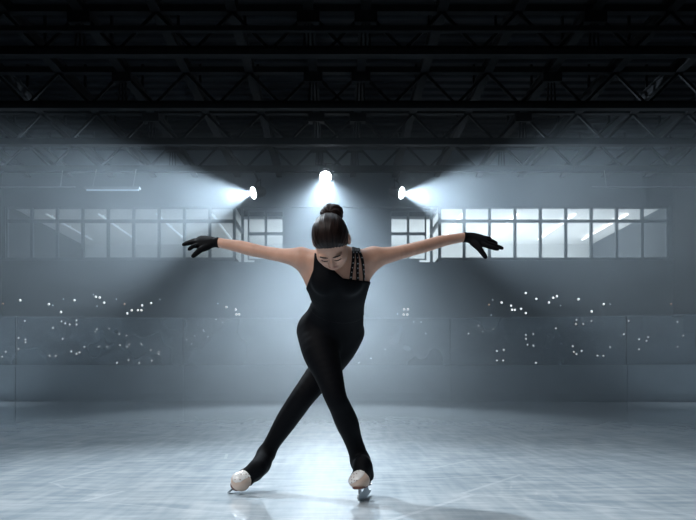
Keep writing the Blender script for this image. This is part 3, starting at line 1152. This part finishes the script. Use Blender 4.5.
def boot_prims(O, R):
    e = lambda s, t, u, a, b_, c: ellipsoid(lp(O, R, s, t, u), (a, b_, c), R)
    sole = [ell_seg(lp(O, R, 0, t0, .022), lp(O, R, 0, t1, .022), (w0, .024), (w1, .024), R[:, 0])
            for t0, t1, w0, w1 in ((-.095, -.03, .031, .034), (-.03, .065, .034, .043))]
    return [e(0, .078, .030, .044, .040, .036)] + sole + [
        ell_seg(lp(O, R, 0, .055, .040), lp(O, R, 0, -.03, .085), (.038, .030), (.036, .040), R[:, 0]),
        e(0, -.075, .055, .034, .042, .055)]


bootA, bootB = Field().add(boot_prims(OA, RA), .025), Field().add(boot_prims(OB, RB), .025)
flat = lambda O, R: (lp(O, R, 0, 0, 0), R[:, 2])

legs = Field()
legs.add(torso[:8], .004).add(leg_front, .003, .03).add(leg_rear, .003, .012)
shaftA = [ell_seg(P(360.6, 461, 3.485), lp(OA, RA, 0, -.035, .075), (.045, .047), (.043, .058), (1, 0, 0))]
shaftB = [ell_seg(P(266, 454, 3.595), lp(OB, RB, 0, -.035, .075), (.042, .042), (.042, .055), RB[:, 0])]
cover = Field()
for g in legs.g: cover.g.append(g)
cover.add(shaftA + boot_prims(OA, RA), .025, .02)
cover.add(shaftB + boot_prims(OB, RB), .025, .02)


def ankle_cut(x, v):
    # the trouser leg ends across the instep and above the sole of each boot
    for O, R, t0, lean in ((OA, RA, .056, .0), (OB, RB, .036, .0)):
        q = (x - O) @ R
        near = (np.abs(q[:, 0]) < .09) & (np.abs(q[:, 1]) < .22) & (q[:, 2] < .16) & (q[:, 2] > -.1)
        c1 = (q[:, 1] - t0 + lean * (q[:, 2] - .05))
        c2 = (.012 - q[:, 2])
        c = np.where(near, np.maximum(c1, c2), -BIG)
        v = smax(v, c, .003)
    return v


v, f = polygonise(cover, .005, .0035, [(hemp + hem_n * .03, -hem_n)], extra=ankle_cut)
v = smooth_verts(v, f, 2, .4)
mesh_obj('leggings', v, f, M['suit'], person)

# gloves
for palm, fingers, arm, wr, cuff in ((palm_l, fing_l, arm_l, (219.3, 242.5, 3.38), (205, 242.6, 3.39)), (palm_r, fing_r, arm_r, (463.2, 237.4, 3.38), (476, 239.2, 3.39))):
    hd = Field().add(arm[-4:] + palm, .006)
    for fg in fingers: hd.add(fg, .004, .005)
    n_ = P(*cuff) - P(*wr); n_ /= np.linalg.norm(n_)
    v, f = polygonise(hd, .0026, .0022, [(P(*wr), n_)])
    v = smooth_verts(v, f, 2, .4)
    mesh_obj('glove', v, f, M['glove'], person)

# shoulder straps with rhinestones
bodyf = body
skinf = Field()
skinf.add(torso, .004).add(girdle, .004, .05).add(lats, .02, .03).add(bust, .02, .04).add(arm_r[:8], .003, .03).add(neck, .02, .03)
for (ax0, ay0), (bx0, by0) in (((353.2, 250.5), (350.6, 279.6)), ((356.0, 250.3), (357.4, 280.4)), ((358.8, 250.8), (363.6, 281.0))):
    top = hit(skinf, ax0, max(ay0, 251.5)); bot = hit(skinf, bx0, by0)
    back = top + np.array([.0, .10, .0])
    pts = [snap(skinf, top + (back - top) * t + np.array([0, 0, .02]), .0005) for t in (1, .75, .5, .25)]
    pts += [snap(skinf, top + (bot - top) * t, .0005) for t in np.linspace(0, 1.0, 13)]
    b = BM()
    ring = []
    for i, (p, n_) in enumerate(pts):
        tg = pts[min(i + 1, len(pts) - 1)][0] - pts[max(i - 1, 0)][0]
        tg /= np.linalg.norm(tg)
        sd = np.cross(tg, n_); sd /= np.linalg.norm(sd)
        ring.append([b.verts.new(Vector(p + sd * a * .0068 + n_ * c)) for a, c in ((-1, -.002), (-1, .0035), (0, .005), (1, .0035), (1, -.002))])
    for A, B2 in zip(ring, ring[1:]):
        for i in range(4): b.faces.new((A[i], A[i + 1], B2[i + 1], B2[i]))
    b.faces.new(ring[0]); b.faces.new(ring[-1][::-1])
    for i, (p, n_) in enumerate(pts[5::2]):
        o0 = len(b.faces)
        r = bmesh.ops.create_icosphere(b, subdivisions=1, radius=.0034, matrix=Matrix.Translation(Vector(p + n_ * .0058)))
        for vv in r['verts']:
            for fc in vv.link_faces: fc.material_index = 1
    obj('shoulder_strap', b, [M['strap'], M['gem']], person)

# hair: smooth cap swept back, and a bun
cap = Field().add([he(0, -.014, .032, .0815, .0985, .0955), he(0, -.03, -.02, .074, .078, .075)], .03)
hl0 = hp(0, .088, .052)
hn_ = RH @ np.array([0, -.66, .75])


def hairline(x, v):
    q = (x - HC) @ RH
    c = -((q[:, 1] - .088) * -.66 + (q[:, 2] - .062 + 1.6 * np.maximum(np.abs(q[:, 0]) - .03, 0) * .45) * .75)
    v = v + .0065 * np.clip(1 + c / .03, 0, 1)               # combed flat towards the hairline
    v = smax(v, c, .004)
    ang = np.arctan2(q[:, 0], q[:, 2] - .0) * 26 + np.sin(q[:, 1] * 40) * .6
    v = v + np.sin(ang) * .0007 + .0012 * np.sin(ang * 2.7 + q[:, 1] * 30) * .5
    for s in (-1, 1):                                       # clear of the ears
        e = np.sqrt(((q[:, 0] - s * .088) / .018) ** 2 + ((q[:, 1] + .014) / .025) ** 2 + ((q[:, 2] + .008) / .036) ** 2) - 1
        v = smax(v, -e * .016, .004)
    return v


v, f = polygonise(cap, .0032, 0, extra=hairline)
v = smooth_verts(v, f, 2, .3)
hair = mesh_obj('hair', v, f, M['hair'], person)
bc = HC + np.array([.004, .015, .130])
bun = Field().add([ellipsoid(bc, (.053, .044, .046), np.eye(3))], .02)


def swirl(x, v):
    q = x - bc
    a = np.arctan2(q[:, 2], q[:, 0])
    r = np.sqrt(q[:, 0] ** 2 + q[:, 2] ** 2)
    v = v + .0018 * np.sin(a * 5 + r * 160) + .0008 * np.sin(a * 17 + r * 300)
    return v


v, f = polygonise(bun, .003, 0, extra=swirl)
mesh_obj('hair_bun', v, f, M['hair'], person)
hb = Field().add([ell_seg(bc + np.array([math.cos(a) * .036, -.012, -.030 + math.sin(a) * .010]), bc + np.array([math.cos(c) * .036, -.012, -.030 + math.sin(c) * .010]), (.009, .009), (.009, .009), (0, 1, 0))
                  for a, c in zip(np.linspace(0, 6.28, 13)[:-1], np.linspace(0, 6.28, 13)[1:])], .006)
v, f = polygonise(hb, .003)
mesh_obj('hair_tie', v, f, M['hair'], person)

headf = Field().add(skull, .03, .01).add(brow, .01, .012).add(sock, .01, .010, True).add(nose, .006, .010).add(lids, .004, .004)
for s in (-1, 1):
    for nm, line, r, off in (('eyebrow', [(.013, .095, .0055), (.022, .095, .0095), (.032, .092, .0115), (.042, .085, .0095), (.050, .075, .0045)], (.0022, .0034, .0034, .0028, .0012), .0002),
                             ('eyelash', [(.0175, .092, -.017), (.024, .094, -.0205), (.032, .094, -.0215), (.040, .090, -.0195), (.046, .085, -.0155)], (.0012, .0018, .0022, .0022, .0014), .0008)):
        pp_ = [snap(headf, hp(s * x, y, z), off)[0] for x, y, z in line]
        fl = Field().add([ell_seg(p, q, (ra, ra), (rb, rb), RH[:, 2]) for p, q, ra, rb in zip(pp_, pp_[1:], r, r[1:])], .002)
        v, f = polygonise(fl, .0011)
        mesh_obj(nm, v, f, M['brow'], person)

# ice skates
def skate(O, R, bootf, white_from):
    v, f = polygonise(bootf, .003, 0, [(lp(O, R, 0, 0, .0), R[:, 2])])
    v = smooth_verts(v, f, 2, .3)
    boot = mesh_obj('ice_skate', v, f, M['boot'], person)

    def inst(x, v):
        q = (x - O) @ R
        return smax(v, -(q[:, 2] - white_from + .25 * (q[:, 1] - .05) + .5 * q[:, 0]), .002)  # white leans to the lit side: highlight put into the leather colour
    v, f = polygonise(bootf, .0028, .0016, [(lp(O, R, 0, 0, .0), R[:, 2])], extra=inst)
    pn = mesh_obj('lit_upper_panel', v, f, M['perf'], boot)
    pn['label'] = 'white perforated upper with painted highlight on its lit side'
    # sole and heel
    b = BM()
    n = 22
    top, bot = [], []
    for i in range(n):
        a = 2 * math.pi * i / n
        t = math.sin(a) * .112
        w = (.030 + .013 * max(0, min(1, (t + .02) / .08))) * (abs(math.cos(a)) ** .6) * (1 if math.cos(a) > 0 else -1)
        top.append(b.verts.new(Vector(lp(O, R, w, t + .002, .006))))
        bot.append(b.verts.new(Vector(lp(O, R, w * .97, t + .002, -.004 if t > -.03 else -.016))))
    for i in range(n): b.faces.new((top[i], top[(i + 1) % n], bot[(i + 1) % n], bot[i]))
    b.faces.new(top); b.faces.new(bot[::-1])
    obj('sole', b, M['sole'], boot)
    # blade: runner with toe picks, two stanchions, plates
    prof = BLADE
    b = BM()
    L_ = [b.verts.new(Vector(lp(O, R, -.0032, t, u))) for t, u in prof]
    R_ = [b.verts.new(Vector(lp(O, R, .0032, t, u))) for t, u in prof]
    n = len(prof)
    for i in range(n): b.faces.new((L_[i], L_[(i + 1) % n], R_[(i + 1) % n], R_[i]))
    fa = b.faces.new(L_[::-1]); fb = b.faces.new(R_)
    bmesh.ops.triangulate(b, faces=[fa, fb])
    for t0, t1, uu in ((.03, .095, -.004), (-.112, -.066, -.016)):
        cs = [Vector(lp(O, R, s, t, u)) for s in (-.022, .022) for t in (t0, t1) for u in (uu - .004, uu)]
        vv = [b.verts.new(c) for c in cs]
        for q in ((0, 1, 3, 2), (4, 6, 7, 5), (0, 4, 5, 1), (2, 3, 7, 6), (0, 2, 6, 4), (1, 5, 7, 3)):
            b.faces.new([vv[i] for i in q])
    obj('blade', b, M['chrome'], boot)


skate(OA, RA, bootA, .052)
skate(OB, RB, bootB, .072)
